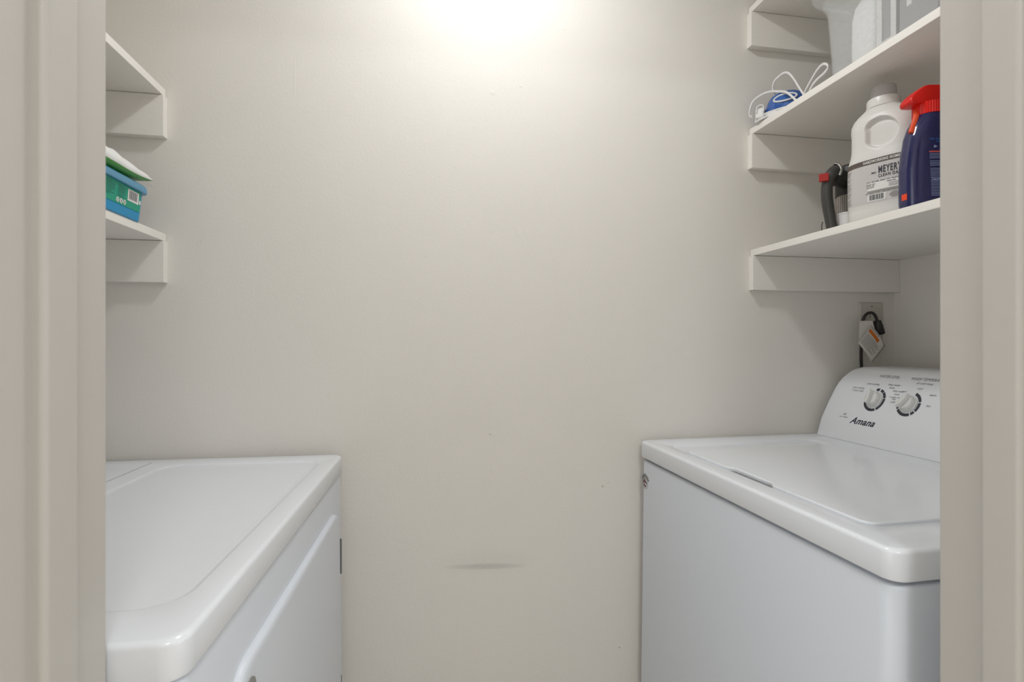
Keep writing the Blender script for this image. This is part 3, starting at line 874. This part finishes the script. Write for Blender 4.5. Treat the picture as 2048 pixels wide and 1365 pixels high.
obj('carton_body', box(-.022, .055, -.037, .037, 0, .165), 'carton', t, bevel=.001)
bm = bmesh.new()
merge(bm, text_pts('WIPES', .016, 0, 'LEFT', .0003), lambda a, b: (-.0225, .000-b, .055+a))
obj('carton_lettering', bm, 'white', t); bm = bmesh.new()
merge(bm, text_pts('multi surface', .008, 0, 'LEFT', .0002), lambda a, b: (-.0225, -.014-b, .060+a))
obj('carton_lettering', bm, 'white', t); bm = bmesh.new()
flat_rect(bm, lambda a, b: (-.0225, a, b), -.020, -.004, .125, .160); obj('carton_patch', bm, 'white', t); bm = bmesh.new()
flat_rect(bm, lambda a, b: (-.0225, a, b), .012, .022, .060, .074)
obj('carton_patch', bm, 'white', t)
t = thing('dark_carton', 'dark brown carton inside the frosted bin, beside the grey carton', 'box', (.905, .705, ZR2+.0035))
obj('carton_body', box(-.020, .055, -.048, .048, 0, .165), 'cartond', t, bevel=.001)
obj('carton_panel', box(-.0212, -.0200, -.010, .036, .03, .15), 'carton', t)

# ------------------------------------------------------------------ blue steam iron with its white cord
IX, IY = .8970, 1.160
t = thing('steam_iron', 'small blue and white steam iron with coiled white cord on the middle right shelf', 'iron', (IX, IY, ZR2), R(-50))
# local: -y towards the camera side, x across the view
def irn(k, a, b):
    out = []
    for i in range(44):
        th_ = 2*PI*i/44; c, s = math.cos(th_), math.sin(th_)
        out.append((a*math.copysign(abs(c)**.9, c), b*s*(1-.25*k*c)))
    return out
obj('soleplate', loft([z3(irn(.3, .050, .040), 0), z3(irn(.3, .052, .042), .002), z3(irn(.3, .052, .042), .012), z3(irn(.3, .050, .040), .0145)]), 'cord', t, smooth=40, label='white base')
obj('water_tank', loft([z3(irn(.3, a*.96, b*.94), z) for a, b, z in [(.0495, .040, .0145), (.0505, .041, .020), (.0490, .0400, .034), (.0450, .037, .046), (.0390, .032, .0555), (.030, .025, .0620), (.018, .015, .0655), (.004, .004, .0665)]]), 'ironblue', t, smooth=60, label='glossy blue shell')
rg = []
def tank_y(x, z):
    b_ = .0385-.00002*0 if z < .034 else .0385-(z-.034)*.42
    return -b_*math.sqrt(max(0, 1-(x/.049)**2))-.0012
for i in range(41):
    a = 2*PI*i/40; x_, z_ = .004+.0250*math.cos(a), .0410+.0095*math.sin(a)
    rg.append(Vector((x_, tank_y(x_, z_), z_)))
obj('white_ring', sweep(rg, .0024, .0022, 10), 'cord', t, smooth=60, label='raised white oval ring')
obj('dial_box', box(-.0660, -.0450, -.030, -.006, .008, .034), 'cord', t, bevel=.004, label='white moulded end')
dl = catmull([(-.062, -.0315, .022), (-.060, -.0325, .036), (-.053, -.0325, .0395), (-.046, -.032, .036), (-.0445, -.0315, .022)])
obj('end_loop', sweep(dl, .0016, .0016, 8), 'cord', t, smooth=60)
inv2 = (Matrix.Translation((IX, IY, ZR2)) @ Matrix.Rotation(R(-50), 4, 'Z')).inverted()
def cordpath(pts, name='cord_loop'):
    P = catmull([inv2 @ Vector(p) for p in pts], 8)
    bm = bmesh.new()
    for d in (-1, 1):   # two-core flat cord
        sweep([p+Vector((0, .0004*d, .00155*d)) for p in P], .0017, .0017, 8, bm=bm)
    return bm
Z = ZR2
obj('cord', cordpath([(.872, 1.090, Z+.010), (.868, 1.120, Z+.045), (.868, 1.150, Z+.062), (.860, 1.175, Z+.0725), (.850, 1.195, Z+.072), (.836, 1.205, Z+.060), (.829, 1.208, Z+.040), (.8285, 1.209, Z+.026), (.834, 1.206, Z+.020)]), 'cord', t, smooth=60)
obj('cord', cordpath([(.872, 1.165, Z+.060), (.868, 1.172, Z+.078), (.868, 1.168, Z+.094), (.872, 1.155, Z+.1020), (.876, 1.140, Z+.1040), (.880, 1.128, Z+.0960), (.884, 1.116, Z+.0760), (.886, 1.100, Z+.0470), (.888, 1.082, Z+.018), (.890, 1.066, Z+.004)]), 'cord', t, smooth=60)
obj('cord', cordpath([(.889, 1.100, Z+.0030), (.888, 1.091, Z+.0240), (.887, 1.078, Z+.0380), (.886, 1.059, Z+.0520), (.885, 1.041, Z+.0630), (.885, 1.026, Z+.0660), (.886, 1.016, Z+.0600), (.887, 1.014, Z+.0520), (.886, 1.024, Z+.0450), (.885, 1.045, Z+.0400), (.885, 1.062, Z+.0310), (.887, 1.080, Z+.0120), (.889, 1.090, Z+.0025)]), 'cord', t, smooth=60)
obj('cord', cordpath([(.888, 1.108, Z+.0030), (.868, 1.120, Z+.0100), (.856, 1.150, Z+.0140), (.848, 1.178, Z+.0160), (.841, 1.194, Z+.0130), (.8385, 1.198, Z+.0050), (.8410, 1.180, Z+.0050), (.852, 1.160, Z+.0080), (.866, 1.140, Z+.0060), (.880, 1.120, Z+.0030)]), 'cord', t, smooth=60)

# ------------------------------------------------------------------ wall outlet, washer cord, warning tag
t = thing('wall_outlet', 'pale wall outlet plate under the lowest right shelf', 'outlet', (1.2105, YB, 1.2135))
obj('cover_plate', loft([[(x, y_, z) for x, z in rr(0, 0, .0375-i_, .0585-i_, .004)] for y_, i_ in ((0, 0), (-.003, 0), (-.0052, .002), (-.0058, .004))]), 'plate', t, smooth=40)
for z in (.0195, -.0195):
    f_ = obj('socket', loft([[(x, y_, z+zz) for x, zz in rr(0, 0, .0170, .0140, .0110)] for y_ in (-.0050, -.0072)]), 'plate', t, smooth=40, bevel=.0006, seg=2)
    bm = box(-.0075, -.0055, -.0076, -.0071, z-.003, z+.0055); bx(bm, .0055, .0072, -.0076, -.0071, z-.003, z+.0045)
    obj('slot', bm, 'black', f_)
sc = lathe([(.0005, 0), (.0030, 0), (.0026, .0008), (.0005, .0010)], 16)
bmesh.ops.transform(sc, matrix=Matrix.Translation((0, -.0058, .0475)) @ Matrix.Rotation(R(90), 4, 'X'), verts=sc.verts[:])
obj('screw', sc, 'steel', t, smooth=40)

t = thing('power_cord', 'dark washing machine cord looping from its plug at the outlet down behind the washer', 'cord', (1.2105, YB, 1.166))
def pl(*p): return Vector(p)-Vector((1.2105, YB, 1.166))
P = catmull([pl(1.2050, 1.204, 1.2150), pl(1.2010, 1.205, 1.2290), pl(1.1930, 1.204, 1.2385), pl(1.1830, 1.203, 1.2420), pl(1.1710, 1.204, 1.2385), pl(1.1630, 1.206, 1.2260), pl(1.1600, 1.210, 1.2000), pl(1.1620, 1.212, 1.1600), pl(1.1680, 1.219, 1.1200), pl(1.1760, 1.2245, 1.0800), pl(1.1860, 1.2275, 1.0300), pl(1.2200, 1.2275, .9600), pl(1.2320, 1.224, .8500), pl(1.2320, 1.222, .6500)])
obj('cable', sweep(P, .0038, .0038, 12), 'rubber', t, smooth=60)
c1, c2 = pl(1.2045, 1.206, 1.2200), pl(1.2170, 1.206, 1.1850)
d = (c2-c1).normalized(); sd = Vector((d.z, 0, -d.x))
bm = bmesh.new(); L = []
for k, w_ in ((0, .0075), (.3, .0095), (.34, .0108), (.9, .0108), (1, .0080)):
    c_ = c1+(c2-c1)*k
    L.append([tuple(c_+sd*w_*math.cos(a)+Vector((0, .0105, 0))*math.sin(a)) for a in [2*PI*i/20 for i in range(20)]])
obj('plug', loft(L), 'black', t, smooth=40)
def tagf(u, v, off=0.0):
    """u across (towards upper right), v down the tag; slightly curled sheet"""
    a = pl(1.1719, 1.190, 1.2077); b = pl(1.2103, 1.186, 1.1534); c_ = pl(1.1324, 1.192, 1.1614); 
    # a = top corner, b = right corner, c = left corner; opposite corner = b+c-a
    p = a+(b-a)*u+(c_-a)*v
    return (p.x, p.y-.004*math.sin(PI*u)-off, p.z)
bm = bmesh.new(); n = 8; g = [[bm.verts.new(tagf(i/n, j/n)) for j in range(n+1)] for i in range(n+1)]
for i in range(n):
    for j in range(n): bm.faces.new((g[i][j], g[i+1][j], g[i+1][j+1], g[i][j+1]))
tg = obj('warning_tag', bm, 'tagpaper', t, smooth=80, solid=.0003, label='folded white warning tag')
bm = bmesh.new(); flat_rect(bm, lambda a, b: tagf(a, b, .0006), .04, .62, .14, .30, 8)
obj('orange_strip', bm, 'tagorange', tg)
bm = bmesh.new(); 
for i in range(11):
    v0 = .36+.052*i; l = [.75, .85, .7, .8, .62, .82, .8, .55, .78, .7, .5][i]
    flat_rect(bm, lambda a, b: tagf(a, b, .0006), .06, l, v0, v0+.018, 8)
for (a0, a1, b0, b1) in ((.02, .98, .02, .03), (.02, .98, .965, .975), (.02, .03, .02, .97), (.97, .98, .02, .97)): flat_rect(bm, lambda a, b: tagf(a, b, .0006), a0, a1, b0, b1, 8)
for v0 in (.06, .09): flat_rect(bm, lambda a, b: tagf(a, b, .0006), .06, .5, v0, v0+.012, 8)
obj('tag_print', bm, 'ink_grey', tg)
bm = bmesh.new()
q = [pl(1.1440, 1.1985, 1.2195), pl(1.1830, 1.1985, 1.2200), pl(1.1960, 1.1955, 1.1750), pl(1.1400, 1.1965, 1.1700)]
bm.faces.new([bm.verts.new(p) for p in q])
obj('tag_back_leaf', bm, 'tagpaper', t, solid=.0003, label='upper folded leaf of the tag')
